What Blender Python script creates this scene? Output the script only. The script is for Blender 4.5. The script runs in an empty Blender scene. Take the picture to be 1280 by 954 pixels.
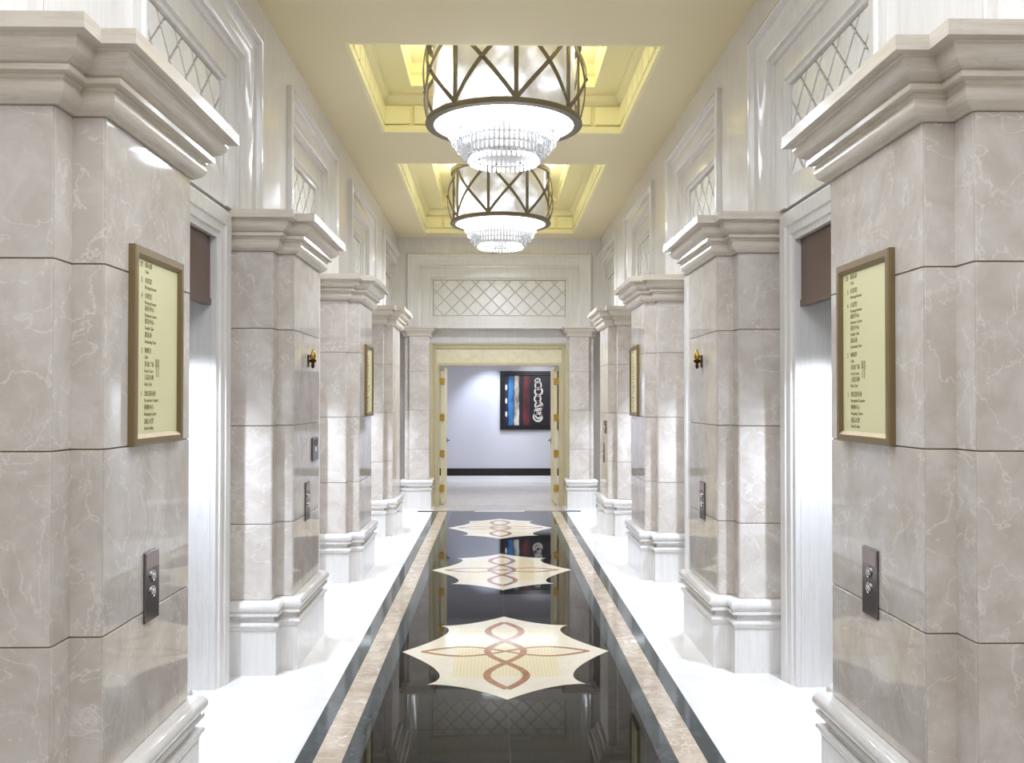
import bpy, bmesh, math, random
from mathutils import Matrix, Vector
random.seed(7)
PI = math.pi
SC = bpy.context.scene
COL = SC.collection

# ------------------------------------------------------------------ camera
def make_camera():
    cd = bpy.data.cameras.new('camera'); co = bpy.data.objects.new('camera', cd); COL.objects.link(co)
    ya, pi_, ro = math.radians(1.0856), math.radians(0.7969), math.radians(0.0338)
    f = Vector((math.sin(ya)*math.cos(pi_), math.cos(ya)*math.cos(pi_), math.sin(pi_)))
    r = Vector((math.cos(ya), -math.sin(ya), 0)); u = r.cross(f)
    r2 = r*math.cos(ro)+u*math.sin(ro); u2 = u*math.cos(ro)-r*math.sin(ro)
    m = Matrix((r2, u2, -f)).transposed().to_4x4(); m.translation = Vector((-0.0709, 0, 1.6))
    co.matrix_world = m
    cd.sensor_fit = 'HORIZONTAL'; cd.sensor_width = 36; cd.lens = 1149.5*36/1280
    cd.shift_y = 6.83/1280; cd.clip_start = .05; cd.clip_end = 100
    SC.camera = co
make_camera()

# ------------------------------------------------------------------ world, lights, exposure
SC.view_settings.view_transform = 'Standard'; SC.view_settings.look = 'None'
SC.view_settings.gamma = 1; SC.view_settings.use_curve_mapping = False
SC.view_settings.exposure = 0.5
SC.cycles.max_bounces = 8; SC.cycles.diffuse_bounces = 5; SC.cycles.glossy_bounces = 4
SC.cycles.transmission_bounces = 6; SC.cycles.transparent_max_bounces = 8
SC.cycles.caustics_reflective = False; SC.cycles.caustics_refractive = False
SC.cycles.sample_clamp_indirect = 6
W = bpy.data.worlds.new('world'); SC.world = W; W.use_nodes = True
W.node_tree.nodes['Background'].inputs[0].default_value = (1, .94, .87, 1)
W.node_tree.nodes['Background'].inputs[1].default_value = 0.5

def area(name, loc, rot, sx, sy, power, col=(1, 1, 1), spread=PI):
    l = bpy.data.lights.new(name, 'AREA'); l.shape = 'RECTANGLE'; l.size = sx; l.size_y = sy
    l.energy = power; l.color = col; l.spread = spread
    o = bpy.data.objects.new(name, l); COL.objects.link(o); o.location = loc; o.rotation_euler = rot
    return o
COOL = (.76, .845, 1.0); NEUT = (.82, .89, 1.0)
area('overhead_fill', (0, 2.4, 3.96), (0, 0, 0), 2.0, 3.0, 62, NEUT)       # added fill light over the camera, out of view, no fixture
area('overhead_fill', (0, -1.6, 3.96), (0, 0, 0), 2.0, 2.4, 36, NEUT)  # second added fill, behind the camera, for the near column fronts
area('hall_fill', (0.6, 15.6, 2.56), (0, 0, 0), 3.0, 1.2, 40, (.84, .9, 1))  # ambient fill added for the hallway, not a fixture
def spot(name, loc, target, power, deg, col, blend=.5, size=.03):
    l = bpy.data.lights.new(name, 'SPOT'); l.energy = power; l.spot_size = math.radians(deg); l.spot_blend = blend
    l.color = col; l.shadow_soft_size = size
    o = bpy.data.objects.new(name, l); COL.objects.link(o); o.location = loc
    o.rotation_euler = (Vector(target)-Vector(loc)).to_track_quat('-Z', 'Y').to_euler()
spot('wall_washer', (-.1, 17.0, 2.55), (-.2, 17.8, 1.3), 75, 70, (.75, .82, 1), .8)
spot('picture_light', (.75, 16.6, 2.55), (.75, 17.8, 1.5), 34, 65, (1, .97, .95), .6)

# ------------------------------------------------------------------ dimensions (metres, from the fitted camera)
A = 1.27; MX = .10; Q = .116; CW = .794; PER = 2.675; XW = 1.64; XU = 1.50; ZC = 3.995; ZCAP = 2.688
YC = [3.244+PER*i for i in range(4)]           # column centres
YB = [YC[i]+PER/2 for i in range(4)]           # bay centres
YE = 13.595; YD = 13.9
COURSE = [(.43, .872), (.872, 1.4465), (1.4465, 2.0172), (2.0172, 2.472)]

# ------------------------------------------------------------------ mesh helpers
def bm_new(): return bmesh.new()
def box(bm, x0, x1, y0, y1, z0, z1):
    vs = [bm.verts.new(c) for c in ((x0,y0,z0),(x1,y0,z0),(x1,y1,z0),(x0,y1,z0),(x0,y0,z1),(x1,y0,z1),(x1,y1,z1),(x0,y1,z1))]
    return [bm.faces.new([vs[i] for i in q]) for q in ((0,3,2,1),(4,5,6,7),(0,1,5,4),(1,2,6,5),(2,3,7,6),(3,0,4,7))]
def bevel(bm, w, seg=1):
    bmesh.ops.bevel(bm, geom=bm.edges[:], offset=w, segments=seg, affect='EDGES', profile=.7, clamp_overlap=True)
    return bm
def obj(name, bm, mat, parent=None, loc=None, smooth=None, rot=None):
    bmesh.ops.recalc_face_normals(bm, faces=bm.faces[:])
    me = bpy.data.meshes.new(name); bm.to_mesh(me); bm.free()
    for m in (mat if isinstance(mat, (list, tuple)) else [mat]): me.materials.append(m)
    if smooth:
        me.polygons.foreach_set('use_smooth', [True]*len(me.polygons)); me.set_sharp_from_angle(angle=math.radians(smooth))
    return link(name, me, parent, loc, rot)
def link(name, me, parent=None, loc=None, rot=None):
    o = bpy.data.objects.new(name, me); COL.objects.link(o)
    if parent: o.parent = parent
    if loc: o.location = loc
    if rot: o.rotation_euler = rot
    return o
def bx(name, mat, parent, x0, x1, y0, y1, z0, z1, bev=0, seg=1):
    bm = bm_new(); box(bm, min(x0,x1), max(x0,x1), min(y0,y1), max(y0,y1), z0, z1)
    if bev: bevel(bm, bev, seg)
    return obj(name, bm, mat, parent, smooth=None)
def empty(name, loc, rz=0, parent=None):
    o = bpy.data.objects.new(name, None); COL.objects.link(o); o.location = loc; o.rotation_euler = (0, 0, rz)
    o.empty_display_size = .1
    if parent: o.parent = parent
    return o
def tag(o, label, cat, group=None):
    o['label'] = label; o['category'] = cat; o['kind'] = 'thing'
    if group: o['group'] = group
    return o
def struct(o, label=None):
    o['kind'] = 'structure'
    if label: o['label'] = label
    return o
def offset_path(path, d, closed=False):
    """offset an axis-aligned polyline to its right-hand side by d (mitred)"""
    n = len(path); out = []
    for i in range(n):
        def seg(a, b):
            v = Vector(b)-Vector(a); v.normalize(); return Vector((v.y, -v.x))
        if closed or 0 < i < n-1:
            n1 = seg(path[i-1], path[i]); n2 = seg(path[i], path[(i+1) % n])
            m = n1+n2; m = m/(1+n1.dot(n2))
        elif i == 0: m = seg(path[0], path[1])
        else: m = seg(path[-2], path[-1])
        out.append((path[i][0]+m.x*d, path[i][1]+m.y*d))
    return out
def sweep(bm, path, profile, closed=False, place=None, close_profile=True):
    """profile points (offset, height); path 2D; place maps (p, q, h) -> xyz"""
    place = place or (lambda p, q, h: (p, q, h))
    rings = []
    for (d, h) in profile:
        op = offset_path(path, d, closed)
        rings.append([bm.verts.new(place(p[0], p[1], h)) for p in op])
    m = len(profile); n = len(path)
    for j in range(m if close_profile else m-1):
        a, b = rings[j], rings[(j+1) % m]
        for i in range(n if closed else n-1):
            k = (i+1) % n
            bm.faces.new((a[i], a[k], b[k], b[i]))
    if not closed and close_profile:
        bm.faces.new([r[0] for r in rings]); bm.faces.new([r[-1] for r in reversed(rings)])
def lathe(bm, prof, seg=32, cx=0, cy=0, closed_prof=False):
    rings = []
    for r, z in prof:
        if r < 1e-6: rings.append([bm.verts.new((cx, cy, z))])
        else: rings.append([bm.verts.new((cx+r*math.cos(2*PI*i/seg), cy+r*math.sin(2*PI*i/seg), z)) for i in range(seg)])
    L = len(rings)
    for j in range(L if closed_prof else L-1):
        a, b = rings[j], rings[(j+1) % L]
        for i in range(seg):
            k = (i+1) % seg
            if len(a) == 1 and len(b) == 1: continue
            if len(a) == 1: bm.faces.new((a[0], b[k], b[i]))
            elif len(b) == 1: bm.faces.new((a[i], a[k], b[0]))
            else: bm.faces.new((a[i], a[k], b[k], b[i]))
def bar(bm, pts, nrm, w, t):
    """flat bar along pts, width w across, thickness t along nrm(p)"""
    rs = []
    for i, p in enumerate(pts):
        p = Vector(p); a = Vector(pts[max(i-1, 0)]); b = Vector(pts[min(i+1, len(pts)-1)])
        tg = (b-a).normalized(); n = Vector(nrm(p)).normalized(); s = tg.cross(n).normalized()
        rs.append([bm.verts.new(p+s*w/2*i1+n*t/2*i2) for i1, i2 in ((1,1),(-1,1),(-1,-1),(1,-1))])
    for a, b in zip(rs, rs[1:]):
        for i in range(4): bm.faces.new((a[i], a[(i+1) % 4], b[(i+1) % 4], b[i]))
    bm.faces.new(rs[0]); bm.faces.new(rs[-1][::-1])
def extrude_poly(bm, pts, z0, z1, place=None):
    place = place or (lambda a, b, c: (a, b, c))
    lo = [bm.verts.new(place(p[0], p[1], z0)) for p in pts]; hi = [bm.verts.new(place(p[0], p[1], z1)) for p in pts]
    n = len(pts)
    bm.faces.new(lo[::-1]); bm.faces.new(hi)
    for i in range(n): bm.faces.new((lo[i], lo[(i+1) % n], hi[(i+1) % n], hi[i]))
def clip(poly, x0, x1, y0, y1):
    for ax, lim, sg in ((0,x0,1),(0,x1,-1),(1,y0,1),(1,y1,-1)):
        out = []
        for i in range(len(poly)):
            a, b = poly[i-1], poly[i]
            da, db = sg*(a[ax]-lim), sg*(b[ax]-lim)
            if (da >= 0) != (db >= 0):
                t = da/(da-db); out.append((a[0]+(b[0]-a[0])*t, a[1]+(b[1]-a[1])*t))
            if db >= 0: out.append(b)
        poly = out
        if not poly: return []
    return poly

# ------------------------------------------------------------------ materials
def lin(c):
    return tuple(((v/255)/12.92 if v/255 <= .04045 else ((v/255+.055)/1.055)**2.4) for v in c)+(1,)
class NT:
    def __init__(s, name):
        s.m = bpy.data.materials.new(name); s.m.use_nodes = True; s.t = s.m.node_tree
        s.b = s.t.nodes['Principled BSDF']
    def n(s, typ, **kw):
        nd = s.t.nodes.new(typ)
        for k, v in kw.items():
            if k in nd.inputs: nd.inputs[k].default_value = v
            else: setattr(nd, k, v)
        return nd
    def l(s, a, b): s.t.links.new(a, b)
def plain(name, c, rough=.5, metal=0, spec=.5, coat=0, em=None, es=0, noise=0, nscale=8):
    t = NT(name); b = t.b
    b.inputs['Base Color'].default_value = lin(c); b.inputs['Roughness'].default_value = rough
    b.inputs['Metallic'].default_value = metal; b.inputs['Specular IOR Level'].default_value = spec
    b.inputs['Coat Weight'].default_value = coat
    if em: b.inputs['Emission Color'].default_value = lin(em); b.inputs['Emission Strength'].default_value = es
    if noise:
        co = t.n('ShaderNodeTexCoord'); nz = t.n('ShaderNodeTexNoise', Scale=nscale, Detail=4.0)
        t.l(co.outputs['Object'], nz.inputs['Vector'])
        mx = t.n('ShaderNodeMix', data_type='RGBA')
        mx.inputs[6].default_value = lin(tuple(max(0, v*(1-noise)) for v in c)); mx.inputs[7].default_value = lin(tuple(min(255, v*(1+noise)) for v in c))
        t.l(nz.outputs['Fac'], mx.inputs[0]); t.l(mx.outputs[2], b.inputs['Base Color'])
    return t.m
def marble(name, c1, c2, vein, rough=.1, scale=1.0, vw=.018, vein2=.5, tint=.06, stretch=(1, 1, 1), coat=0, spec=.5, vamt=1.0, fine=False):
    """c1/c2 mottled ground, thin veins from ridged noise; every stone gets its own cut and tone"""
    t = NT(name); b = t.b
    b.inputs['Roughness'].default_value = rough; b.inputs['Specular IOR Level'].default_value = spec
    co = t.n('ShaderNodeTexCoord'); oi = t.n('ShaderNodeObjectInfo')
    off = t.n('ShaderNodeVectorMath', operation='SCALE'); cmb = t.n('ShaderNodeCombineXYZ')
    t.l(oi.outputs['Random'], cmb.inputs[0]); t.l(oi.outputs['Random'], cmb.inputs[1]); t.l(oi.outputs['Random'], cmb.inputs[2])
    t.l(cmb.outputs[0], off.inputs[0]); off.inputs['Scale'].default_value = 37.0
    add = t.n('ShaderNodeVectorMath', operation='ADD'); t.l(co.outputs['Object'], add.inputs[0]); t.l(off.outputs[0], add.inputs[1])
    mp = t.n('ShaderNodeMapping'); mp.inputs['Scale'].default_value = tuple(scale*v for v in stretch); mp.inputs['Rotation'].default_value = (.5, .35, .6) if stretch == (1,1,1) else (0,0,0)
    t.l(add.outputs[0], mp.inputs['Vector'])
    n1 = t.n('ShaderNodeTexNoise', Scale=3.2, Detail=6.0, Roughness=.62, Distortion=.6); t.l(mp.outputs[0], n1.inputs['Vector'])
    base = t.n('ShaderNodeMix', data_type='RGBA'); base.inputs[6].default_value = lin(c1); base.inputs[7].default_value = lin(c2)
    cr = t.n('ShaderNodeMapRange'); cr.inputs[1].default_value = .35; cr.inputs[2].default_value = .65
    t.l(n1.outputs['Fac'], cr.inputs[0]); t.l(cr.outputs[0], base.inputs[0])
    def ridge(sc, w, dist, det):
        nz = t.n('ShaderNodeTexNoise', Scale=sc, Detail=det, Roughness=.55, Distortion=dist); t.l(mp.outputs[0], nz.inputs['Vector'])
        s = t.n('ShaderNodeMath', operation='SUBTRACT'); t.l(nz.outputs['Fac'], s.inputs[0]); s.inputs[1].default_value = .5
        a = t.n('ShaderNodeMath', operation='ABSOLUTE'); t.l(s.outputs[0], a.inputs[0])
        r = t.n('ShaderNodeMapRange'); t.l(a.outputs[0], r.inputs[0]); r.inputs[1].default_value = 0; r.inputs[2].default_value = w
        r.inputs[3].default_value = 1; r.inputs[4].default_value = 0
        return r.outputs[0]
    r1 = ridge(2.6, vw, .5, 7.0) if fine else ridge(2.3, vw, 1.2, 3.0); r2 = ridge(6.5, vw*2, .4, 6.0) if fine else ridge(5.5, vw*1.6, .9, 2.0)
    mask = t.n('ShaderNodeTexNoise', Scale=2.0, Detail=2.0); t.l(mp.outputs[0], mask.inputs['Vector'])
    mr = t.n('ShaderNodeMapRange'); mr.inputs[1].default_value = .42; mr.inputs[2].default_value = .62; t.l(mask.outputs['Fac'], mr.inputs[0])
    v2 = t.n('ShaderNodeMath', operation='MULTIPLY'); t.l(r2, v2.inputs[0]); t.l(mr.outputs[0], v2.inputs[1])
    v2b = t.n('ShaderNodeMath', operation='MULTIPLY'); t.l(v2.outputs[0], v2b.inputs[0]); v2b.inputs[1].default_value = vein2
    mxv = t.n('ShaderNodeMath', operation='MAXIMUM'); t.l(r1, mxv.inputs[0]); t.l(v2b.outputs[0], mxv.inputs[1])
    am = t.n('ShaderNodeMath', operation='MULTIPLY'); t.l(mxv.outputs[0], am.inputs[0]); am.inputs[1].default_value = vamt
    fin = t.n('ShaderNodeMix', data_type='RGBA'); t.l(am.outputs[0], fin.inputs[0]); t.l(base.outputs[2], fin.inputs[6]); fin.inputs[7].default_value = lin(vein)
    hs = t.n('ShaderNodeHueSaturation'); t.l(fin.outputs[2], hs.inputs['Color'])
    vr = t.n('ShaderNodeMapRange'); t.l(oi.outputs['Random'], vr.inputs[0]); vr.inputs[3].default_value = 1-tint; vr.inputs[4].default_value = 1+tint
    t.l(vr.outputs[0], hs.inputs['Value']); t.l(hs.outputs[0], b.inputs['Base Color'])
    return t.m

M_STONE = marble('cream_marble', (198,188,178), (217,210,203), (233,228,222), rough=.045, scale=1.7, vw=.011, tint=.025, vamt=.72, fine=True)
M_CAP = marble('travertine', (206,196,180), (220,211,198), (192,182,170), rough=.16, scale=1.0, vw=.03, stretch=(1.2,1.2,22), tint=.02, vamt=.5)
M_UPPER = marble('white_marble', (224,221,217), (232,229,226), (214,209,202), rough=.09, scale=1.0, vw=.03, stretch=(9,9,.6), tint=.015, vamt=.5)
M_GROUT = plain('joint_grout', (150,128,90), .7)
M_LATT = marble('lattice_marble', (228,226,222), (236,234,231), (215,208,200), rough=.25, tint=.02, vamt=.5)
M_TAN = plain('lattice_groove', (150,134,108), .5)
M_TAN2 = plain('pale_lattice_groove', (196,186,170), .5)
M_WFLOOR = marble('white_floor_marble', (234,232,230), (242,241,240), (224,222,220), rough=.08, tint=.01, vamt=.35)
M_BLACK = marble('black_granite', (14,13,12), (26,25,23), (38,37,35), rough=.025, tint=.1, scale=3, vw=.02, vamt=.4, spec=.28)
M_DARK = marble('dark_green_marble', (48,58,62), (64,74,78), (96,106,110), rough=.06, tint=.08, scale=2.5, vw=.015, vamt=.5)
M_BEIGE = marble('beige_floor_marble', (176,160,140), (206,192,174), (222,212,198), rough=.07, tint=.07, scale=2.2, vw=.02)
M_STAR = marble('cream_inlay', (232,222,200), (240,232,214), (222,208,182), rough=.08, tint=.01, vamt=.4)
M_RIBBON = marble('brown_inlay', (150,96,62), (176,122,84), (190,140,104), rough=.08, tint=.05, scale=4)
M_CEIL = plain('ceiling_paint', (240,227,190), .55)
M_COFF = plain('coffer_paint', (247,238,190), .45)
M_COFFP = plain('coffer_panel_paint', (247,239,192), .45)
M_BRONZE = plain('bronze', (128,118,104), .5, .4)
M_SIGNFR = plain('sign_bronze', (142,124,90), .4, .8)
M_SIGN = plain('sign_cream', (232,228,178), .35)
M_INK = plain('sign_ink', (160,150,108), .6)
M_CHROME = plain('dark_chrome', (120,112,112), .12, 1)
M_BUTTON = plain('button_steel', (205,205,208), .18, 1)
M_LABEL = plain('engraved_label', (172,158,158), .35, .6)
M_BROWN = plain('brown_metal', (120,98,84), .28, .8)
M_LIFT = plain('lift_door_metal', (150,140,128), .25, 1)
M_DOORFR = plain('door_frame_paint', (196,186,150), .4, noise=.03)
M_HEADER = marble('header_stone', (222,212,178), (232,224,194), (204,190,150), rough=.2, tint=.01, scale=2, vamt=.6)
M_LEAF = plain('door_leaf_paint', (226,214,170), .4)
M_GOLD = plain('gold_hinge', (190,150,70), .3, 1)
M_HALLW = plain('hall_wall_paint', (206,208,218), .6)
M_HALLF = marble('hall_floor_stone', (206,198,190), (216,209,202), (222,216,210), rough=.18, tint=.02)
M_BASEB = plain('black_skirting', (18,16,20), .35)
M_WHITE = plain('white_paint', (236,238,244), .5)
M_NAVY = plain('picture_frame_black', (14,13,20), .3)
M_BRASS = plain('brass', (188,150,62), .25, 1)
M_DKBRASS = plain('dark_brass', (70,60,34), .4, 1)
def emis(name, c, s):
    t = NT(name); t.b.inputs['Base Color'].default_value = lin(c)
    t.b.inputs['Emission Color'].default_value = lin(c); t.b.inputs['Emission Strength'].default_value = s
    return t.m
M_LED = emis('led_glow', (225,236,255), 6)
M_DIFF = emis('lamp_diffuser', (240,247,255), 6)
M_BULB = emis('lamp_bulb', (255,248,236), 14)
def ribbed():
    t = NT('ribbed_inlay'); t.b.inputs['Roughness'].default_value = .08
    co = t.n('ShaderNodeTexCoord'); w = t.n('ShaderNodeTexWave', wave_type='BANDS', bands_direction='X', Scale=15.0)
    t.l(co.outputs['Object'], w.inputs['Vector'])
    r = t.n('ShaderNodeValToRGB'); r.color_ramp.elements[0].position = .3; r.color_ramp.elements[1].position = .6
    r.color_ramp.elements[0].color = lin((230,214,170)); r.color_ramp.elements[1].color = lin((238,226,194))
    t.l(w.outputs['Fac'], r.inputs[0]); t.l(r.outputs[0], t.b.inputs['Base Color'])
    return t.m
M_RIBBED = ribbed()
def shade_mat():
    t = NT('lampshade_foil'); b = t.b
    co = t.n('ShaderNodeTexCoord'); nz = t.n('ShaderNodeTexNoise', Scale=2.0, Detail=4.0, Roughness=.5); t.l(co.outputs['Object'], nz.inputs['Vector'])
    f = t.n('ShaderNodeTexNoise', Scale=60.0, Detail=2.0); t.l(co.outputs['Object'], f.inputs['Vector'])
    r = t.n('ShaderNodeMapRange'); r.inputs[1].default_value = .41; r.inputs[2].default_value = .74
    t.l(nz.outputs['Fac'], r.inputs[0])
    pw = t.n('ShaderNodeMath', operation='POWER'); t.l(r.outputs[0], pw.inputs[0]); pw.inputs[1].default_value = 2.6
    ma = t.n('ShaderNodeMath', operation='MULTIPLY_ADD'); t.l(pw.outputs[0], ma.inputs[0]); ma.inputs[1].default_value = 7.0; ma.inputs[2].default_value = .12
    fr = t.n('ShaderNodeMapRange'); fr.inputs[3].default_value = .75; fr.inputs[4].default_value = 1.25; t.l(f.outputs['Fac'], fr.inputs[0])
    mu = t.n('ShaderNodeMath', operation='MULTIPLY'); t.l(ma.outputs[0], mu.inputs[0]); t.l(fr.outputs[0], mu.inputs[1])
    b.inputs['Base Color'].default_value = lin((216,212,208)); b.inputs['Roughness'].default_value = .4
    b.inputs['Emission Color'].default_value = lin((240,243,255)); t.l(mu.outputs[0], b.inputs['Emission Strength'])
    return t.m
M_SHADE = shade_mat()
def crystal_mat():
    t = NT('crystal_glass'); b = t.b
    b.inputs['Base Color'].default_value = (1, 1, 1, 1); b.inputs['Roughness'].default_value = .06
    b.inputs['Transmission Weight'].default_value = .6; b.inputs['IOR'].default_value = 1.5
    return t.m
M_CRYSTAL = crystal_mat()
def canvas_mat():
    t = NT('abstract_canvas'); b = t.b; b.inputs['Roughness'].default_value = .5
    co = t.n('ShaderNodeTexCoord'); sx = t.n('ShaderNodeSeparateXYZ'); t.l(co.outputs['Generated'], sx.inputs[0])
    mp = t.n('ShaderNodeMapping'); mp.inputs['Scale'].default_value = (1, 1, .35); t.l(co.outputs['Generated'], mp.inputs['Vector'])
    nz = t.n('ShaderNodeTexNoise', Scale=14.0, Detail=5.0, Roughness=.65); t.l(mp.outputs[0], nz.inputs['Vector'])
    s = t.n('ShaderNodeMath', operation='MULTIPLY_ADD'); t.l(nz.outputs['Fac'], s.inputs[0]); s.inputs[1].default_value = .05; s.inputs[2].default_value = -.025
    a = t.n('ShaderNodeMath', operation='ADD'); t.l(sx.outputs[0], a.inputs[0]); t.l(s.outputs[0], a.inputs[1])
    r = t.n('ShaderNodeValToRGB'); cr = r.color_ramp
    stops = [(0,(14,14,36)),(.05,(24,34,76)),(.06,(46,120,180)),(.115,(44,118,180)),(.125,(18,22,48)),(.14,(190,184,176)),(.185,(206,200,192)),(.20,(16,16,36)),
             (.245,(26,18,38)),(.27,(120,40,48)),(.32,(90,30,44)),(.35,(14,14,38)),(.60,(14,14,38)),(.62,(104,34,42)),(.70,(86,28,42)),(.74,(14,14,36))]
    while len(cr.elements) < len(stops): cr.elements.new(.5)
    for e, (p, c) in zip(cr.elements, stops): e.position = p; e.color = lin(c)
    t.l(a.outputs[0], r.inputs[0])
    mul = t.n('ShaderNodeMix', data_type='RGBA', blend_type='MULTIPLY'); mul.inputs[0].default_value = .85
    n2 = t.n('ShaderNodeTexNoise', Scale=9.0, Detail=4.0); t.l(mp.outputs[0], n2.inputs['Vector'])
    r2 = t.n('ShaderNodeMapRange'); r2.inputs[1].default_value = .32; r2.inputs[2].default_value = .6; r2.inputs[3].default_value = .15; t.l(n2.outputs['Fac'], r2.inputs[0])
    t.l(r.outputs[0], mul.inputs[6]); t.l(r2.outputs[0], mul.inputs[7]); t.l(mul.outputs[2], b.inputs['Base Color'])
    return t.m
M_CANVAS = canvas_mat()
M_PAINTW = plain('pale_paint', (212,206,202), .5, noise=.12, nscale=20)

# ------------------------------------------------------------------ floor
floor = bx('floor', M_GROUT, None, -2.05, 2.05, -4, YD+.05, -.12, -.012); struct(floor, 'polished stone floor of the lift lobby with black granite runner')
XB = [.952, .872, .744, .662]
def slab(name, mat, x0, x1, y0, y1, g=.001):
    return bx(name, mat, floor, x0+g, x1-g, y0+g, y1-g, -.011, 0)
yend = 13.16
for s in (-1, 1):
    def sp(a, b): return (min(s*a, s*b), max(s*a, s*b))
    y = -4.0
    while y < YD:                                           # white marble slabs beside the runner
        y1 = min(y+1.3375, YD+.04)
        slab('white_slab', M_WFLOOR, *sp(XB[0], 1.45), y, y1, .0005); slab('white_slab', M_WFLOOR, *sp(1.45, 2.04), y, y1, .0005)
        y = y1
    for nm, mt, a, b, L, ph in (('dark_border_strip', M_DARK, XB[0], XB[1], 1.42, .3), ('beige_border_strip', M_BEIGE, XB[1], XB[2], .78, 0), ('dark_border_strip', M_DARK, XB[2], XB[3], 1.42, .9)):
        y = -4.0-ph
        while y < yend:
            y1 = min(y+L, yend); slab(nm, mt, *sp(a, b), max(y, -4), y1, .0006); y = y1
ys = [-4, -1.12, 1.68, 4.487, 7.276, 10.1, yend]
for i in range(len(ys)-1):
    for s in (-1, 1): slab('black_granite_slab', M_BLACK, min(0, s*XB[3]), max(0, s*XB[3]), ys[i], ys[i+1], .001)
slab('beige_threshold', M_BEIGE, -XB[0], XB[0], yend+.12, YD+.04)
for s in (-1, 1):
    a, b = sorted((s*.36, s*1.17)); slab('dark_threshold_strip', M_DARK, a, b, yend, yend+.12)
slab('white_slab', M_WFLOOR, -.36, .36, yend, yend+.12)
def arc(p, q, c, n=14):
    """quadratic-like curve from p to q through the middle point c"""
    cx = 2*c[0]-(p[0]+q[0])/2; cy = 2*c[1]-(p[1]+q[1])/2
    return [((1-t)**2*p[0]+2*t*(1-t)*cx+t*t*q[0], (1-t)**2*p[1]+2*t*(1-t)*cy+t*t*q[1]) for t in [k/n for k in range(n)]]
def ribbon_strip(bm, pts, w, z0, z1):
    L = []; R = []
    for i, p in enumerate(pts):
        a = pts[max(i-1, 0)]; b = pts[min(i+1, len(pts)-1)]
        tx, ty = b[0]-a[0], b[1]-a[1]; d = math.hypot(tx, ty) or 1
        L.append((p[0]-ty/d*w/2, p[1]+tx/d*w/2)); R.append((p[0]+ty/d*w/2, p[1]-tx/d*w/2))
    extrude_poly_strip(bm, L, R, z0, z1)
def extrude_poly_strip(bm, L, R, z0, z1):
    a = [[bm.verts.new((p[0], p[1], z)) for p in S] for S, z in ((L,z0),(R,z0),(R,z1),(L,z1))]
    for i in range(len(L)-1):
        for k in range(4): bm.faces.new((a[k][i], a[k][i+1], a[(k+1) % 4][i+1], a[(k+1) % 4][i]))
    bm.faces.new([a[k][0] for k in range(4)]); bm.faces.new([a[3-k][-1] for k in range(4)])
med_me = {}
for i, (yc, hl) in enumerate(((5.865, .94), (8.66, .91), (11.5, .9))):
    e = empty('inlaid_medallion', (0, yc, 0), parent=floor)
    e.scale = (1, hl/.94, 1)
    if not med_me:
        TX, TY, CX, CY = .655, .94, .445, .67
        q = arc((TX, 0), (CX, CY), (.405, .42))+arc((CX, CY), (0, TY), (.235, .735))
        half = q+[(-a, b) for a, b in reversed(arc((CX, CY), (0, TY), (.235, .735)))][0:0]
        quad = [(TX, 0)]
        p1 = arc((TX, 0), (CX, CY), (.405, .42)); p2 = arc((CX, CY), (0, TY), (.235, .735))
        right_up = p1+p2
        pts = right_up+[(0, TY)]+[(-a, b) for a, b in reversed(right_up)]
        pts += [(-a, -b) for a, b in right_up[1:]]+[(0, -TY)]+[(a, -b) for a, b in reversed(right_up[1:])]
        bm = bm_new(); extrude_poly(bm, pts, -.004, .0012)
        med_me['star_field'] = (bm, M_STAR)
        bm = bm_new(); box(bm, -.315, .315, -.53, .53, 0, .0017); med_me['ribbed_field'] = (bm, M_RIBBED)
        for sg in (-1, 1):
            bm = bm_new()
            pts = [(sg*.115*math.sin(PI*(y+.76)/.506), y) for y in [-.76+1.518*k/60 for k in range(61)]]
            ribbon_strip(bm, pts, .044, 0, .0023 if sg < 0 else .0026); med_me['long_ribbon%d' % sg] = (bm, M_RIBBON)
            bm = bm_new()
            pts = [(x, sg*.105*math.sin(PI*x/.53)) for x in [-.53+1.06*k/60 for k in range(61)]]
            ribbon_strip(bm, pts, .03, 0, .002 if sg < 0 else .0021); med_me['cross_ribbon%d' % sg] = (bm, M_RIBBON)
        for k in list(med_me):
            nm = k.rstrip('-1'); bm, mt = med_me[k]; o = obj(nm, bm, mt, e); med_me[k] = (nm, o.data)
    else:
        for nm, me in med_me.values(): link(nm, me, e)

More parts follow.
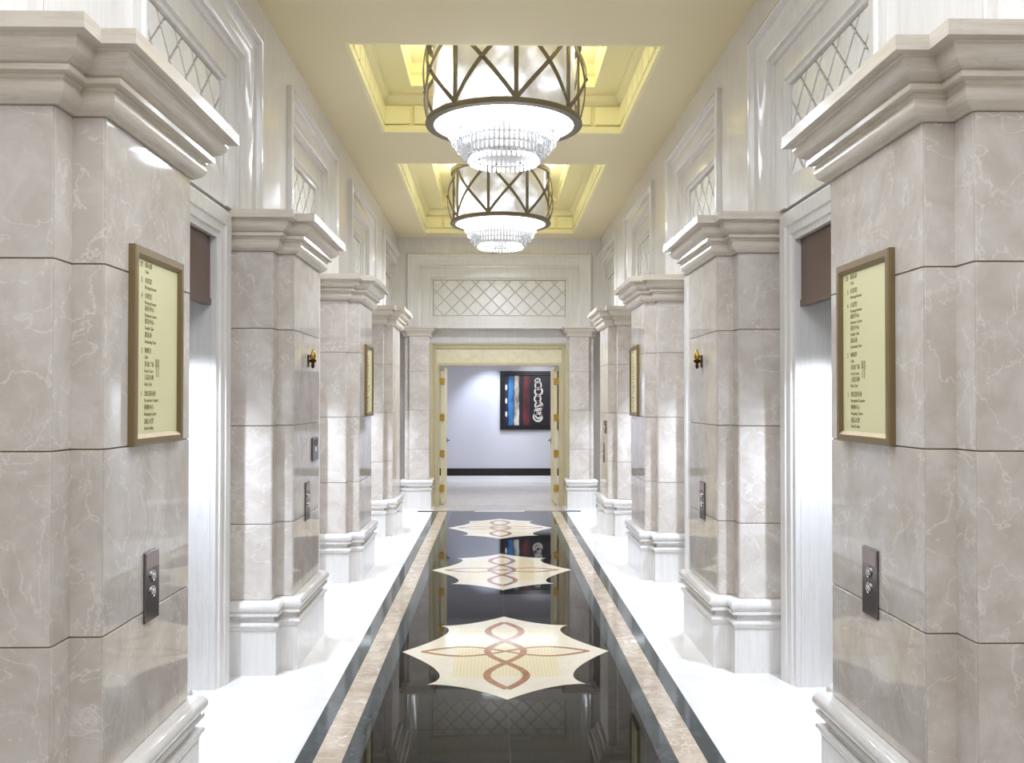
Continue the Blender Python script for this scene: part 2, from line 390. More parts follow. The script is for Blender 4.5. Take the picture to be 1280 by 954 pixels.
# ------------------------------------------------------------------ ceiling with two coffers
COF = [(6.1575, 8.242), (9.29, 13.212)]; XC = 1.083
bm = bm_new(); zt = ZC+.05
for r in ((-1.8, -XC, -4, 13.7), (XC, 1.8, -4, 13.7), (-XC, XC, -4, COF[0][0]), (-XC, XC, COF[0][1], COF[1][0]), (-XC, XC, COF[1][1], 13.7)):
    box(bm, *r, ZC, zt)
ceiling = obj('ceiling', bm, M_CEIL); struct(ceiling, 'beige painted lobby ceiling with two recessed yellow coffers')
pan_me = None
for ci, (y0, y1) in enumerate(COF):
    e = empty('coffer', (0, (y0+y1)/2, 0), parent=ceiling); hl = (y1-y0)/2
    bm = bm_new()                                           # upstand walls
    for r in ((-XC-.06, -XC, -hl-.06, hl+.06), (XC, XC+.06, -hl-.06, hl+.06), (-XC, XC, -hl-.06, -hl), (-XC, XC, hl, hl+.06)):
        box(bm, *r, zt-.001 if False else ZC+.002, 4.36)
    obj('upstand', bm, M_COFF, e)
    rect = [(-XC, -hl), (-XC, hl), (XC, hl), (XC, -hl)]     # clockwise: right-hand side points inward
    bm = bm_new(); sweep(bm, rect, [(0, ZC), (.028, ZC), (.028, ZC+.055), (.018, ZC+.066), (0, ZC+.066)], closed=True)
    obj('lower_moulding', bm, M_COFF, e)
    bm = bm_new(); sweep(bm, rect, [(0, 4.245), (.012, 4.245), (.016, 4.262), (.03, 4.27), (.05, 4.29), (.062, 4.31), (.075, 4.313), (.075, 4.335), (0, 4.335)], closed=True)
    obj('crown_moulding', bm, M_COFF, e, smooth=35)
    IN = .258
    bm = bm_new()                                           # inner ceiling border and raised field
    for r in ((-XC, -XC+IN, -hl, hl), (XC-IN, XC, -hl, hl), (-XC+IN, XC-IN, -hl, -hl+IN), (-XC+IN, XC-IN, hl-IN, hl)):
        box(bm, *r, 4.335, 4.40)
    obj('border_soffit', bm, M_COFF, e)
    bx('raised_field', M_COFF, e, -XC+IN-.05, XC-IN+.05, -hl+IN-.05, hl-IN+.05, 4.52, 4.56)
    rin = [(-XC+IN, -hl+IN), (-XC+IN, hl-IN), (XC-IN, hl-IN), (XC-IN, -hl+IN)]
    bm = bm_new(); sweep(bm, rin, [(-.02, 4.322), (.03, 4.322), (.035, 4.34), (.02, 4.36), (.015, 4.42), (.035, 4.44), (.035, 4.52), (-.02, 4.52)], closed=True)
    obj('field_moulding', bm, M_COFF, e, smooth=35)
    z0, z1 = ZC+.075, 4.235
    n = 8; w = 2*XC/n; pt_ = .032; gp = .018
    for s in (-1, 1):
        for k in range(n):
            bx('coffer_panel', M_COFFP, e, -XC+k*w+gp, -XC+(k+1)*w-gp, s*(hl-pt_), s*hl, z0, z1, .004)
        m = round(2*hl/.275); h = 2*hl/m
        for k in range(m):
            bx('coffer_panel', M_COFFP, e, s*(XC-pt_), s*XC, -hl+k*h+gp, -hl+(k+1)*h-gp, z0, z1, .004)

# ------------------------------------------------------------------ diamond lattice
def lattice(parent, a0, a1, b0, b1, pitch, place, gap=.018, th=.014, ca=None):
    """diamond tiles clipped to a rectangle; place(a, b, depth)"""
    h = pitch/2; ca = (a0+a1)/2 if ca is None else ca
    na = int((a1-a0)/h)+3; nb = int((b1-b0)/h)+3
    for i in range(-na, na+1):
        for j in range(0, nb+1):
            if (i+j) % 2: continue
            cx, cy = ca+i*h, b0+j*h; r = h-gap*.7
            p = clip([(cx-r, cy), (cx, cy-r), (cx+r, cy), (cx, cy+r)], a0+gap/2, a1-gap/2, b0+gap/2, b1-gap/2)
            if len(p) < 3: continue
            ar = abs(sum(p[k-1][0]*p[k][1]-p[k][0]*p[k-1][1] for k in range(len(p))))/2
            if ar < 3e-4: continue
            bm = bm_new(); extrude_poly(bm, p, -.004, th, place); bevel(bm, .0025)
            obj('lattice_tile', bm, M_LATT, parent)
FR_PROF = [(0,-.03),(0,.034),(.008,.042),(.022,.046),(.034,.042),(.042,.03),(.046,.012),(.056,.004),(.10,-.004),(.15,-.022),(.165,-.03),(.168,-.05),
           (.198,-.052),(.20,-.07),(.345,-.07),(.349,-.088),(.372,-.092),(.38,-.12),(.38,-.14),(0,-.14)]
def frame_panel(parent, a0, a1, place, name='recessed_panel', gap=.018, tan=None):
    """nested marble moulding on three sides round a diamond lattice; place(a, z, depth) -> xyz"""
    e = empty(name, (0, 0, 0), parent=parent)
    path = [(a0, ZCAP), (a0, 3.762), (a1, 3.762), (a1, ZCAP)]
    bm = bm_new(); sweep(bm, path, FR_PROF, place=place); obj('nested_moulding', bm, M_UPPER, e, smooth=30)
    i0, i1 = a0+.38, a1-.38
    bm = bm_new(); extrude_poly(bm, [(i0, 2.83), (i1, 2.83), (i1, 3.382), (i0, 3.382)], -.14, -.118, place); obj('lattice_backing', bm, tan or M_TAN, e)
    bm = bm_new(); extrude_poly(bm, [(i0-.01, ZCAP), (i1+.01, ZCAP), (i1+.01, 2.845), (i0-.01, 2.845)], -.14, -.085, place); obj('panel_sill', bm, M_UPPER, e)
    lattice(e, i0, i1, 2.85, 3.38, .235, lambda a, b, c: place(a, b, -.118+c), gap=gap)
    return e

# ------------------------------------------------------------------ side walls
HB = .94        # half length of the bay frame
HO = .53        # half width of a lift opening
walls = {}
for s, side in ((-1, 'left'), (1, 'right')):
    bm = bm_new()
    X0, X1 = sorted((s*XW, s*(XW+.10)))
    y = -4.0
    for yb in YB:
        box(bm, X0, X1, y, yb-HO-.02, 0, ZCAP); box(bm, X0, X1, yb-HO-.02, yb+HO+.02, 2.51, ZCAP); y = yb+HO+.02
    box(bm, X0, X1, y, YD, 0, ZCAP)
    w = obj('wall_'+side, bm, M_UPPER); struct(w, 'pale marble lower %s side wall behind the columns' % side)
    bm = bm_new()
    U0, U1 = sorted((s*XU, s*(XW+.10)))
    fb = [(YB[0]-PER-HB, YB[0]-PER+HB)]+[(yb-HB, yb+HB) for yb in YB[:3]]+[(YB[3]-HB, YE+.03)]
    y = -4.0
    for a0, a1 in fb:
        box(bm, U0, U1, y, a0, ZCAP, ZC+.01); box(bm, U0, U1, a0, a1, 3.762, ZC+.01)
        V0, V1 = sorted((s*(XU+.14), s*(XW+.10))); box(bm, V0, V1, a0, a1, ZCAP, 3.762); y = a1
    box(bm, U0, U1, y, YD, ZCAP, ZC+.01)
    w = obj('wall_'+side, bm, M_UPPER); struct(w, 'pale marble upper %s side wall with framed lattice panels above the lift bays' % side); walls[s] = w
    for k, (a0, a1) in enumerate(fb):
        if k == 4: a1 = YE+.36
        frame_panel(w, a0, a1, (lambda a, z, d, s=s: (s*(XU-d), a, z)))

# ------------------------------------------------------------------ lift entrances
n_door = 2
lift_me = None
for s in (-1, 1):
    for k, yb in enumerate(YB):
        e = empty('door_%d' % n_door, (s*XW, yb, 0), 0 if s < 0 else PI); n_door += 1
        struct(e, 'lift entrance with white marble surround, bay %s from the front on the %s' % (('first', 'second', 'third', 'fourth')[k], 'left' if s < 0 else 'right'))
        # local: +x toward the corridor, wall face at x = 0
        parts = []
        path = [(-HO, 0), (-HO, 2.5), (HO, 2.5), (HO, 0)]
        bm = bm_new(); prof = [(0, .001), (0, .03), (-.03, .034), (-.034, .046), (-.08, .05), (-.084, .062), (-.15, .068), (-.165, .06), (-.175, .03), (-.175, .001)]
        sweep(bm, path, prof, place=lambda a, z, d: (d, a, z)); parts.append(('architrave', bm, M_UPPER, 30))
        for t in (-1, 1):
            bm = bm_new(); y0, y1 = sorted((t*HO, t*(HO+.03))); box(bm, -.40, .0, y0, y1, 0, 2.5); parts.append(('jamb', bm, M_UPPER, None))
        bm = bm_new(); box(bm, -.40, -.10, -HO, HO, 2.45, 2.5); parts.append(('soffit', bm, M_UPPER, None))
        bm = bm_new(); box(bm, -.03, -.006, -HO, HO, 2.16, 2.5); box(bm, -.045, -.0, -HO, HO, 2.125, 2.16); parts.append(('header_fascia', bm, M_BROWN, None))
        bm = bm_new(); lathe(bm, [(0, 2.45), (.036, 2.45), (.036, 2.222), (.028, 2.222), (.028, 2.24), (0, 2.24)], 20, -.085, 0); parts.append(('downlight_housing', bm, M_BROWN, 40))
        bm = bm_new(); lathe(bm, [(0, 2.232), (.027, 2.232), (.027, 2.239), (0, 2.239)], 20, -.085, 0); parts.append(('downlight_lens', bm, M_LED, None))
        for t in (-1, 1):
            bm = bm_new(); y0, y1 = sorted((t*.003, t*HO)); box(bm, -.40, -.36, y0, y1, .004, 2.45); parts.append(('door_leaf', bm, M_LIFT, None))
        bm = bm_new(); box(bm, -.40, -.30, -HO, HO, -.004, .004); parts.append(('door_sill', bm, M_LIFT, None))
        for nm, bm, mt, sm in parts: obj(nm, bm, mt, e, smooth=sm)
        spot('lift_light', (s*(XW+.085), yb, 2.215), (s*(XW+.085), yb, 0), 118, 112, COOL, .55, .03)

# ------------------------------------------------------------------ columns
CAP_PROF = [(-.03,2.471),(.014,2.471),(.02,2.476),(.036,2.486),(.046,2.503),(.047,2.52),(.042,2.533),(.05,2.538),(.05,2.547),(.072,2.551),(.072,2.568),(.062,2.571),
            (.066,2.576),(.092,2.588),(.108,2.606),(.114,2.626),(.112,2.636),(.116,2.640),(.1486,2.643),(.1486,2.688),(-.03,2.688)]
BASE_PROF = [(-.03,.43),(.026,.43),(.042,.427),(.054,.416),(.06,.402),(.06,.388),(.052,.374),(.042,.366),(.048,.362),(.05,.345),(.024,.341),(.016,.333),(.016,.316),(.024,.307),
             (.046,.303),(.05,.296),(.05,.288),(.042,.282),(.037,.27),(.034,.268),(.034,.26),(-.03,.26)]
PLINTH_PROF = [(-.03,.26),(.028,.26),(.033,.256),(.033,0),(-.03,0)]
HM = CW/2+Q; HS = CW/2; DX = XW-A; DM = XW-A-MX
COLPATH = [(0,-HM),(DM,-HM),(DM,-HS),(DX,-HS),(DX,HS),(DM,HS),(DM,HM),(0,HM)]
LAB = ['nearest', 'second', 'third', 'farthest']
col_parts = []
def build_column_parts(e):
    R = []
    bm = bm_new(); extrude_poly(bm, offset_path([(0,-HM),(DM,-HM),(DM,-HS),(DX,-HS),(DX,HS),(DM,HS),(DM,HM),(0,HM)], -.007), .2, 2.6)
    R.append(obj('column_core', bm, M_GROUT, e))
    bm = bm_new(); sweep(bm, COLPATH, CAP_PROF); R.append(obj('capital', bm, M_CAP, e, smooth=32))
    bm = bm_new(); sweep(bm, COLPATH, BASE_PROF); R.append(obj('base_moulding', bm, M_UPPER, e, smooth=32))
    bm = bm_new(); sweep(bm, COLPATH, PLINTH_PROF); R.append(obj('plinth', bm, M_UPPER, e))
    g = .0022; th = .02; c = .0055
    for z0, z1 in COURSE:
        for t in (-1, 1):
            for r in ((0, DM-c, HM-th, HM), (DM-th, DM, HS-.012, HM-c), (DM-.012, DX-c, HS-th, HS)):
                y0, y1 = sorted((t*r[2], t*r[3]))
                bm = bm_new(); box(bm, r[0], r[1], y0, y1, z0+g, z1-g); bevel(bm, .0014); R.append(obj('stone_panel', bm, M_STONE, e))
        bm = bm_new(); box(bm, DX-th, DX, -HS+c, HS-c, z0+g, z1-g); bevel(bm, .0014); R.append(obj('stone_panel', bm, M_STONE, e))
    return R
for s in (-1, 1):
    for i, yc in enumerate(YC):
        e = empty('column', (s*XW, yc, 0), 0 if s < 0 else PI)
        extra = [' carrying a directory board and call plate', ' with call plate and small brass fitting', ' with directory board turned almost edge-on', ' beside the end doorway'][i]
        tag(e, '%s cream marble column on the %s%s' % (LAB[i], 'left' if s < 0 else 'right', extra), 'column', 'marble columns of the lift lobby')
        if not col_parts: col_parts = build_column_parts(e)
        else:
            for o in col_parts:
                c = o.copy(); c.parent = e; COL.objects.link(c)

# ------------------------------------------------------------------ end wall with its panel, pilasters and doorway
bm = bm_new()
box(bm, -1.639, 1.639, YE, YD+.1, 3.762, ZC+.01); box(bm, -1.639, -1.365, YE, YD+.1, ZCAP-.004, 3.762); box(bm, 1.365, 1.639, YE, YD+.1, ZCAP-.004, 3.762)
box(bm, -1.365, 1.365, YE+.14, YD+.1, ZCAP-.004, 3.762)
wend = obj('wall_back', bm, M_UPPER); struct(wend, 'pale marble upper end wall with wide lattice panel over the doorway')
bm = bm_new()
box(bm, -1.66, -1.03, YD, YD+.1, 0, ZCAP-.004); box(bm, 1.03, 1.66, YD, YD+.1, 0, ZCAP-.004); box(bm, -1.03, 1.03, YD, YD+.1, 2.44, ZCAP-.004)
wlow = obj('wall_back', bm, M_UPPER); struct(wlow, 'pale marble lower end wall around the doorway')
frame_panel(wend, -1.365, 1.365, lambda a, z, d: (a, YE-d, z), gap=.009, tan=M_TAN2)
bx('panel_shelf', M_UPPER, wend, -1.5, 1.5, YE-.02, YE+.14, ZCAP-.03, ZCAP-.004)
PP = [(-.36, 0), (-.36, -.34), (-.29, -.34), (-.29, -.4), (.0, -.4), (.0, 0)]     # plan, local to the inner door edge; outer side negative
for s in (-1, 1):
    e = empty('pilaster', (s*1.03, YD, 0))
    tag(e, 'slim marble pilaster at the %s of the end doorway' % ('left' if s < 0 else 'right'), 'pilaster', 'pilasters flanking the end doorway')
    path = [(p[0], p[1]) for p in PP] if s < 0 else [(-p[0], p[1]) for p in reversed(PP)]
    path = path[::-1] if False else path
    # right-hand side must point outward (toward -y at the front): path runs so that outward is on its right
    pth = path[::-1]
    chk = offset_path(pth, .05)
    if min(p[1] for p in chk) > -.43: pth = path
    for nm, prof, mt in (('capital', CAP_PROF, M_CAP), ('base_moulding', BASE_PROF, M_UPPER), ('plinth', PLINTH_PROF, M_UPPER)):
        bm = bm_new()
        pr = [(d*.72, 2.688-(2.688-z)*.68-.012) for d, z in prof] if nm == 'capital' else prof
        sweep(bm, pth, pr); obj(nm, bm, mt, e, smooth=32)
    bm = bm_new(); extrude_poly(bm, offset_path(pth, -.006), .2, 2.6); obj('pilaster_core', bm, M_GROUT, e)
    cs = COURSE[:3]+[(2.0172, 2.53)]
    for z0, z1 in cs:
        a, b = sorted((-s*0, s*.29)); bx('stone_panel', M_STONE, e, a, b, -.4, -.38, z0+.0022, z1-.0022, .0014)
        a, b = sorted((s*.29, s*.36)); bx('stone_panel', M_STONE, e, a, b, -.34, -.32, z0+.0022, z1-.0022, .0014)
        a, b = sorted((0, s*.02)); bx('stone_panel', M_STONE, e, a, b, -.378, 0, z0+.0022, z1-.0022, .0014)
d1 = empty('door_1', (0, YD, 0)); struct(d1, 'open double doorway with gold beige frame into the far hallway')
bm = bm_new()
sweep(bm, [(-.945, 0), (-.945, 2.372), (.945, 2.372), (.945, 0)], [(0,.10),(0,-.02),(-.02,-.026),(-.024,-.012),(-.05,-.012),(-.055,-.034),(-.085,-.04),(-.088,.06),(-.088,.10)],
      place=lambda a, z, d: (a, d, z)); obj('door_frame', bm, M_DOORFR, d1)
bx('header_panel', M_HEADER, d1, -.944, .944, .005, .06, 2.117, 2.37, .002)
bm = bm_new(); sweep(bm, [(-.905, 0), (-.905, 2.117), (.905, 2.117), (.905, 0)], [(0,.14),(0,.0),(-.04,.0),(-.04,.14)], place=lambda a, z, d: (a, d, z)); obj('jamb_lining', bm, M_DOORFR, d1)
for s in (-1, 1):
    lf = bx('door_leaf', M_LEAF, d1, s*.842, s*.888, .16, 1.05, .01, 2.1, .003)
    for z in (.25, .78, 1.33, 1.88):
        bx('hinge', M_GOLD, lf, s*.835, s*.906, .138, .165, z-.05, z+.05, .003)
    bm = bm_new(); hx = s*.842                              # small dark lever on the inner face
    box(bm, min(hx, hx-s*.008), max(hx, hx-s*.008), .95, .99, .90, .99); box(bm, min(hx, hx-s*.045), max(hx, hx-s*.045), .965, .98, .94, .955)
    box(bm, min(hx-s*.033, hx-s*.045), max(hx-s*.033, hx-s*.045), .88, .98, .94, .955); obj('lever_handle', bm, M_DKBRASS, lf)

# ------------------------------------------------------------------ hallway beyond the doorway
YH = 17.85
hf = bx('floor', M_HALLF, None, -4, 4, YD+.05, YH+.1, -.12, -.001); struct(hf, 'beige stone floor of the hallway beyond the doorway')
hw = bx('wall_hall', M_HALLW, None, -4, 4, YH, YH+.1, 0, 2.7); struct(hw, 'bluish white hallway wall facing the doorway')
hc = bx('ceiling', M_WHITE, None, -4, 4, YD+.1, YH+.1, 2.62, 2.7); struct(hc, 'white hallway ceiling hidden above the doorway')
h2 = bx('wall_hall', M_HALLW, None, -4.1, -4, YD+.1, YH+.1, 0, 2.7); struct(h2)
h3 = bx('wall_hall', M_HALLW, None, 4, 4.1, YD+.1, YH+.1, 0, 2.7); struct(h3)
bb = bx('baseboard_hall', M_BASEB, None, -4, 4, YH-.02, YH, .13, .27, .004); struct(bb, 'black skirting band along the hallway wall')
b2 = bx('trim_1', M_WHITE, None, -4, 4, YH-.012, YH, 0, .13); struct(b2, 'white strip under the black skirting band')
# painting
PW, PH = 1.62, 1.135
pt = empty('painting', (.035+PW/2, YH-.005, 1.02)); tag(pt, 'abstract painting of coloured vertical bands in a black frame on the hallway wall', 'painting')
bm = bm_new(); f = .085
for r in ((-PW/2, PW/2, 0, f), (-PW/2, PW/2, PH-f, PH), (-PW/2, -PW/2+f, f, PH-f), (PW/2-f, PW/2, f, PH-f)): box(bm, r[0], r[1], -.05, 0, r[2], r[3])
obj('picture_frame', bm, M_NAVY, pt)
bx('canvas', M_CANVAS, pt, -PW/2+f, PW/2-f, -.025, -.012, f, PH-f)
def ring(bm, cx, cz, rx, rz, w, y0, tilt=0):
    n = 20; O = []; I = []
    for k in range(n+1):
        a = 2*PI*k/n; ct, st = math.cos(tilt), math.sin(tilt)
        for S, q in ((O, 1), (I, 1-w)):
            x, z = rx*q*math.cos(a), rz*q*math.sin(a); S.append((cx+x*ct-z*st, cz+x*st+z*ct))
    for k in range(n):
        v = [bm.verts.new((p[0], y0, p[1])) for p in (O[k], O[k+1], I[k+1], I[k])]; bm.faces.new(v)
        v2 = [bm.verts.new((p[0], y0-.002, p[1])) for p in (O[k], O[k+1], I[k+1], I[k])]; bm.faces.new(v2)
cx0 = -PW/2+f+.66
for cz, rx, rz, ti in ((.30,.07,.10,.2),(.24,.10,.09,-.5),(.47,.085,.085,.1),(.60,.075,.08,-.3),(.74,.09,.085,.5),(.86,.07,.09,-.1),(.95,.06,.05,.4),(.40,.11,.06,.9)):
    bm = bm_new(); ring(bm, cx0+random.uniform(-.02, .02), cz, rx, rz, .38, -.0265, ti); obj('painted_loop', bm, M_PAINTW, pt)
for k in range(3):
    bm = bm_new(); ring(bm, -PW/2+f+.035, .30+k*.26, .02, .055, .95, -.0265, 0); obj('painted_spot', bm, M_PAINTW, pt)

# ------------------------------------------------------------------ chandeliers
def chandelier(yc, phase, label):
    e = empty('chandelier', (0, yc, 0)); tag(e, label, 'chandelier', 'crystal drum chandeliers'); zb, ztop, R = 3.745, 4.39, .60
    def P(a, r, z): return (r*math.sin(a), -r*math.cos(a), z)
    nrm = lambda p: (p.x, p.y, 0)
    bm = bm_new(); lathe(bm, [(R+.012, zb), (R+.016, zb+.012), (R+.006, zb+.042), (R-.012, zb+.045), (R-.052, zb+.012), (R-.052, zb), ], 64, closed_prof=True); obj('bottom_ring', bm, M_BRONZE, e, smooth=40)
    bm = bm_new(); lathe(bm, [(R+.012, ztop-.03), (R+.012, ztop+.02), (R-.03, ztop+.02), (R-.03, ztop-.03)], 64, closed_prof=True); obj('top_ring', bm, M_BRONZE, e, smooth=40)
    for k in range(8):
        a = math.radians(phase)+k*PI/4
        bm = bm_new(); bar(bm, [P(a, R, zb+.03), P(a, R, ztop-.02)], nrm, .032, .014); obj('upright', bm, M_BRONZE, e)
        for d in (-1, 1):
            pts = []
            for i in range(17):
                t = i/16; pts.append(P(a+d*t*PI/4, R+.045*math.sin(PI*t)+(.004 if d > 0 else -.004), zb+.035+(ztop-zb-.06)*t))
            bm = bm_new(); bar(bm, pts, nrm, .031, .009); obj('cross_bar', bm, M_BRONZE, e, smooth=40)
        am = a+PI/8; bm = bm_new(); p = P(am, R+.053, (zb+ztop)/2)
        bmesh.ops.create_uvsphere(bm, u_segments=10, v_segments=8, radius=.016); bmesh.ops.translate(bm, verts=bm.verts[:], vec=p); obj('crossing_stud', bm, M_BRONZE, e, smooth=60)
    bm = bm_new(); lathe(bm, [(R-.045, zb+.05), (R-.045, ztop), (R-.049, ztop), (R-.049, zb+.05)], 64, closed_prof=True); obj('drum_shade', bm, M_SHADE, e, smooth=40)
    bm = bm_new(); lathe(bm, [(0, zb+.006), (R-.05, zb+.006), (R-.05, zb+.016), (0, zb+.016)], 64); obj('diffuser', bm, M_DIFF, e, smooth=40)
    tiers = [(.43, zb-.0, .085, 70), (.40, zb-.068, .08, 66), (.362, zb-.13, .07, 60), (.318, zb-.182, .066, 52), (.272, zb-.228, .062, 44)]
    for r, zt_, L, n in tiers:
        bm = bm_new()
        for k in range(n):
            a = 2*PI*k/n; cx, cy = r*math.sin(a), -r*math.cos(a); rr = .0105; m = 6
            lo = []; hi = []
            for q in range(m):
                b = a+2*PI*q/m; lo.append((cx+rr*math.sin(b), cy-rr*math.cos(b), zt_-L)); hi.append((cx+rr*math.sin(b), cy-rr*math.cos(b), zt_))
            lv = [bm.verts.new(v) for v in lo]; hv = [bm.verts.new(v) for v in hi]; tip = bm.verts.new((cx, cy, zt_-L-.008))
            bm.faces.new(hv)
            for q in range(m):
                bm.faces.new((lv[q], lv[(q+1) % m], hv[(q+1) % m], hv[q])); bm.faces.new((lv[(q+1) % m], lv[q], tip))
        o = obj('crystal_rods', bm, M_CRYSTAL, e); o['kind'] = 'stuff'
        bm = bm_new(); lathe(bm, [(r+.006, zt_-.004), (r+.006, zt_+.006), (r-.02, zt_+.006), (r-.02, zt_-.004)], 48, closed_prof=True); obj('tier_band', bm, M_CHROME_L, e, smooth=40)
    bm = bm_new(); lathe(bm, [(0, zb-.245), (.268, zb-.245), (.268, zb-.235), (0, zb-.235)], 48); obj('bottom_plate', bm, M_PLATE, e, smooth=40)
    for k in range(6):
        a = k*PI/3+.3; bm = bm_new(); bmesh.ops.create_uvsphere(bm, u_segments=8, v_segments=6, radius=.007); bmesh.ops.translate(bm, verts=bm.verts[:], vec=P(a, .2, zb-.247)); obj('plate_screw', bm, M_DKBRASS, e)
    bm = bm_new(); lathe(bm, [(0, zb-.22), (.2, zb-.22), (.31, zb-.02), (.3, zb), (0, zb)], 48); obj('added_glow_core', bm, M_CORE, e, smooth=40)  # glowing cone added inside the tiers so the rods look lit
    bm = bm_new(); lathe(bm, [(0, 4.49), (.12, 4.49), (.13, 4.52), (0, 4.52)], 32); lathe(bm, [(.02, 4.3), (.02, 4.5)], 12); obj('ceiling_canopy', bm, M_BRONZE, e, smooth=40)
    bm = bm_new()
    for k in range(4): box(bm, *(lambda c: (min(c)-.01, max(c)+.01))((0, (R-.02)*math.cos(k*PI/2))), *(lambda c: (min(c)-.01, max(c)+.01))((0, (R-.02)*math.sin(k*PI/2))), ztop-.02, ztop)
    obj('top_spider', bm, M_BRONZE, e)
    for k in range(6):
        a = k*PI/3; x, y, z = P(a, .34, 4.0)
        bm = bm_new(); lathe(bm, [(0, z-.06), (.02, z-.05), (.032, z-.02), (.03, z+.01), (.014, z+.04), (.014, z+.07), (0, z+.07)], 14, x, y); obj('bulb', bm, M_BULB, e, smooth=60)
M_CHROME_L = plain('tier_band_white', (246,246,248), .2, .2)
M_PLATE = plain('bottom_plate', (226,224,222), .3, .3)
M_CORE = emis('core_glow', (236,234,232), .5)
chandelier(7.2, 8, 'nearer crystal drum chandelier with crossed bronze bars hanging in the first coffer')
chandelier(11.25, -14, 'farther crystal drum chandelier partly hidden behind the nearer one')
for yc in (7.2, 11.25):
    area('chandelier_downlight', (0, yc, 3.49), (0, 0, 0), .5, .5, 44 if yc < 9 else 70, (.82, .88, 1))
    area('chandelier_uplight', (0, yc, 4.37), (PI, 0, 0), .8, .8, 34, (.9, .95, 1))

# ------------------------------------------------------------------ lettering
def text_mesh(txt, size, align='LEFT'):
    c = bpy.data.curves.new('lettering', 'FONT'); c.body = txt; c.size = size; c.align_x = align; c.align_y = 'CENTER'; c.resolution_u = 2; c.extrude = .0004
    o = bpy.data.objects.new('lettering', c); COL.objects.link(o)
    bpy.context.view_layer.update()
    me = bpy.data.meshes.new_from_object(o.evaluated_get(bpy.context.evaluated_depsgraph_get()))
    bpy.data.objects.remove(o); bpy.data.curves.remove(c)
    return me
LINES = [('29', '俱乐部', 'Club'), ('5', '会议室', 'Meeting Rooms'), ('4', '会议室', 'Meeting Rooms'), ('', '商务中心', 'Business Centre'), ('', '健身中心', 'Health Club'),
         ('', '游泳池', 'Swimming Pool'), ('2', '咖啡厅', 'Cafe'), ('', '美食广场', 'Food Court'), ('', '儿童天地', 'Kids Club'), ('1', '酒店接待处', 'Reception Counter'),
         ('', '购物中心', 'Shopping Centre'), ('', '酒店大堂', 'Hotel Lobby')]
ZT = [2.057, 2.005, 1.953, 1.91, 1.866, 1.82, 1.767, 1.72, 1.675, 1.62, 1.573, 1.525]
sign_parts = None
def sign(s, yc, label):
    """local: face toward +x, y to the reader's right"""
    global sign_parts
    e = empty('directory_board', (s*A, yc, 1.445), 0 if s < 0 else PI); tag(e, label, 'sign', 'floor directory boards on the columns')
    if sign_parts:
        for nm, me, mx in sign_parts:
            o = link(nm, me, e); o.matrix_local = mx
        return
    sign_parts = []; Wd, Hh, fw = .47, .667, .04
    def rec(o): sign_parts.append((o.name.split('.')[0], o.data, o.matrix_basis.copy())); return o
    bm = bm_new(); path = [(-Wd/2, 0), (-Wd/2, Hh), (Wd/2, Hh), (Wd/2, 0)]
    sweep(bm, path, [(0, 0), (0, .02), (.004, .024), (.025, .024), (fw, .014), (fw, 0)], closed=True, place=lambda a, z, d: (d, a, z)); rec(obj('sign_frame', bm, M_SIGNFR, e))
    rec(bx('sign_face', M_SIGN, e, .001, .011, -Wd/2+.02, Wd/2-.02, .02, Hh-.02))
    base = -Wd/2+fw
    rotm = Matrix(((0, 0, 1), (1, 0, 0), (0, 1, 0))).to_4x4()      # text x -> y, text y -> z, text z -> x
    def put(txt, y, z, size, al='LEFT'):
        me = text_mesh(txt, size, al); me.materials.clear(); me.materials.append(M_INK)
        o = link('text_line', me, e); m = rotm.copy(); m.translation = Vector((.0116, y, z)); o.matrix_local = m; sign_parts.append(('text_line', me, m.copy()))
    for (num, zh, en), z in zip(LINES, ZT):
        z -= 1.445
        if num: put(num, base+.052, z-.001, .025, 'RIGHT')
        put(zh, base+.072, z, .021); put(en, base+.072, z-.0225, .0165)
    bm = bm_new(); yy, zz = base+.19, 1.71-1.445                     # fork and knife pictogram
    for a0, a1, b0, b1 in ((-.010,-.006,.0,.03),(-.0165,-.0145,.008,.032),(-.0015,.0005,.008,.032),(-.0165,.0005,.004,.010),(-.010,-.006,-.032,.006),(.008,.013,-.032,.032),(.013,.017,.0,.03)):
        box(bm, .0112, .0120, yy+a0, yy+a1, zz+b0, zz+b1)
    rec(obj('restaurant_symbol', bm, M_INK, e))
sign(-1, 3.265, 'gold framed floor directory board on the nearest left column')
sign(1, 3.285, 'gold framed floor directory board on the nearest right column')
sign(-1, 8.735, 'gold framed floor directory board seen edge-on on the third left column')
sign(1, 8.725, 'gold framed floor directory board seen edge-on on the third right column')

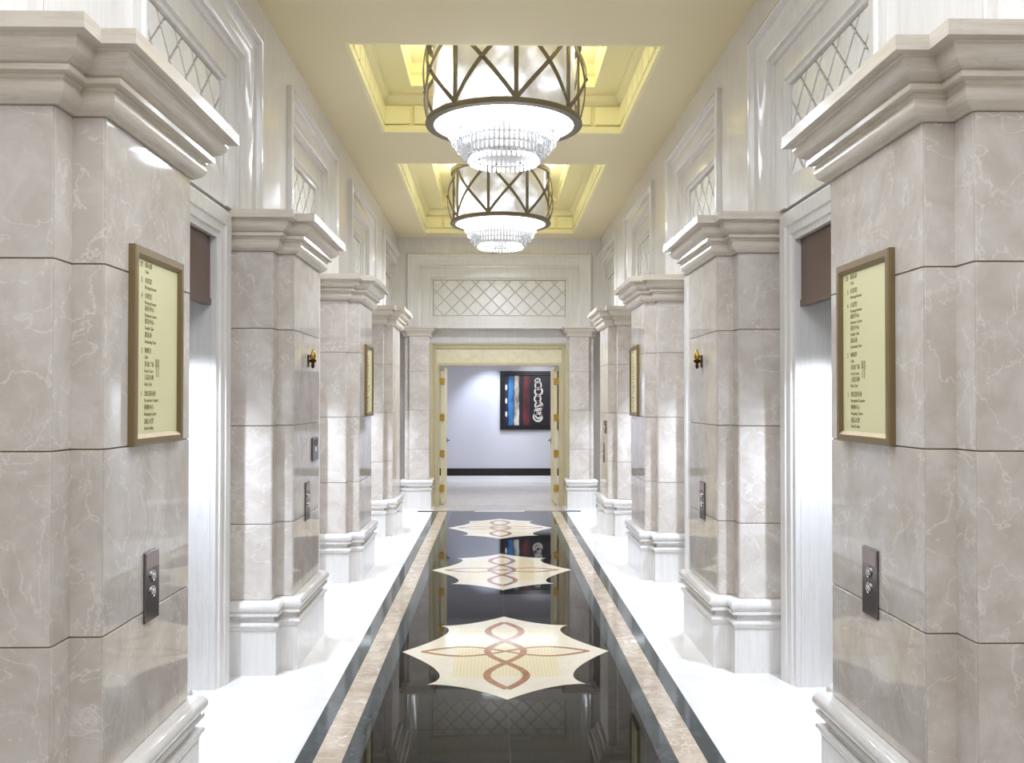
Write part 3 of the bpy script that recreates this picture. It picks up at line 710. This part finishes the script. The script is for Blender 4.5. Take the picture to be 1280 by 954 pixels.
# ------------------------------------------------------------------ call plates and small fittings
cp = None
def call_plate(s, yc, label):
    global cp
    e = empty('call_plate', (s*A, yc, .832), 0 if s < 0 else PI); tag(e, label, 'call panel', 'lift call plates on the columns')
    if cp:
        for nm, me, mx in cp: o = link(nm, me, e); o.matrix_local = mx
        return
    cp = []
    def rec(o): cp.append((o.name.split('.')[0], o.data, o.matrix_basis.copy()))
    rec(bx('face_plate', M_CHROME, e, 0, .008, -.065, .065, 0, .242, .002))
    rec(bx('engraved_label', M_LABEL, e, .008, .0088, -.056, .056, .185, .235))
    for z in (.155, .10):
        bm = bm_new(); lathe(bm, [(.02, 0), (.02, .004), (.016, .006), (.0145, .004), (.0135, .004), (.0125, .008), (.008, .010), (0, .0105)], 24); rec(obj('call_button', bm, M_BUTTON, e, loc=(.008, 0, z), rot=(0, PI/2, 0), smooth=35))
        cp[-1] = (cp[-1][0], cp[-1][1], Matrix.Translation((.008, 0, z)) @ Matrix.Rotation(PI/2, 4, 'Y'))
call_plate(-1, 3.237, 'dark chrome call plate with two round buttons on the nearest left column')
call_plate(1, 3.255, 'dark chrome call plate with two round buttons on the nearest right column')
call_plate(-1, 5.91, 'dark call plate with two buttons on the second left column')
call_plate(1, 5.895, 'dark call plate with two buttons on the second right column')
call_plate(1, 11.27, 'dark call plate with two buttons on the farthest right column')
def indicator(s, yc, label):
    e = empty('indicator_plate', (s*A, yc, 1.197), 0 if s < 0 else PI); tag(e, label, 'wall plate', 'square indicator plates')
    bx('face_plate', M_CHROME, e, 0, .012, -.095, .095, 0, .152, .003); bx('white_label', M_WHITE, e, .012, .0128, -.015, .03, .06, .09)
    bx('display_window', M_BASEB, e, .012, .0126, -.06, .06, .10, .14)
indicator(-1, 6.14, 'small dark indicator plate above the call plate on the second left column')
indicator(1, 11.1, 'small dark indicator plate above the call plate on the farthest right column')
def fitting(s, yc, label):
    e = empty('brass_fitting', (s*A, yc, 1.85), 0 if s < 0 else PI); tag(e, label, 'wall fitting', 'small brass wall fittings')
    bx('back_plate', M_DKBRASS, e, 0, .006, -.02, .02, -.04, .04, .002)
    bm = bm_new(); lathe(bm, [(0, -.05), (.008, -.046), (.012, -.03), (.009, -.015), (.022, -.004), (.024, .006), (.018, .01), (0, .01)], 16, .03, 0); obj('cup', bm, M_DKBRASS, e, smooth=50)
    bm = bm_new(); lathe(bm, [(0, .01), (.015, .012), (.02, .03), (.012, .055), (0, .08)], 16, .03, 0); obj('finial', bm, M_BRASS, e, smooth=50)
    bm = bm_new(); box(bm, 0, .03, -.005, .005, -.012, -.004); obj('arm', bm, M_BRASS, e)
fitting(-1, 5.94, 'tiny brass fitting high on the corridor face of the second left column')
fitting(1, 5.93, 'tiny brass fitting high on the corridor face of the second right column')
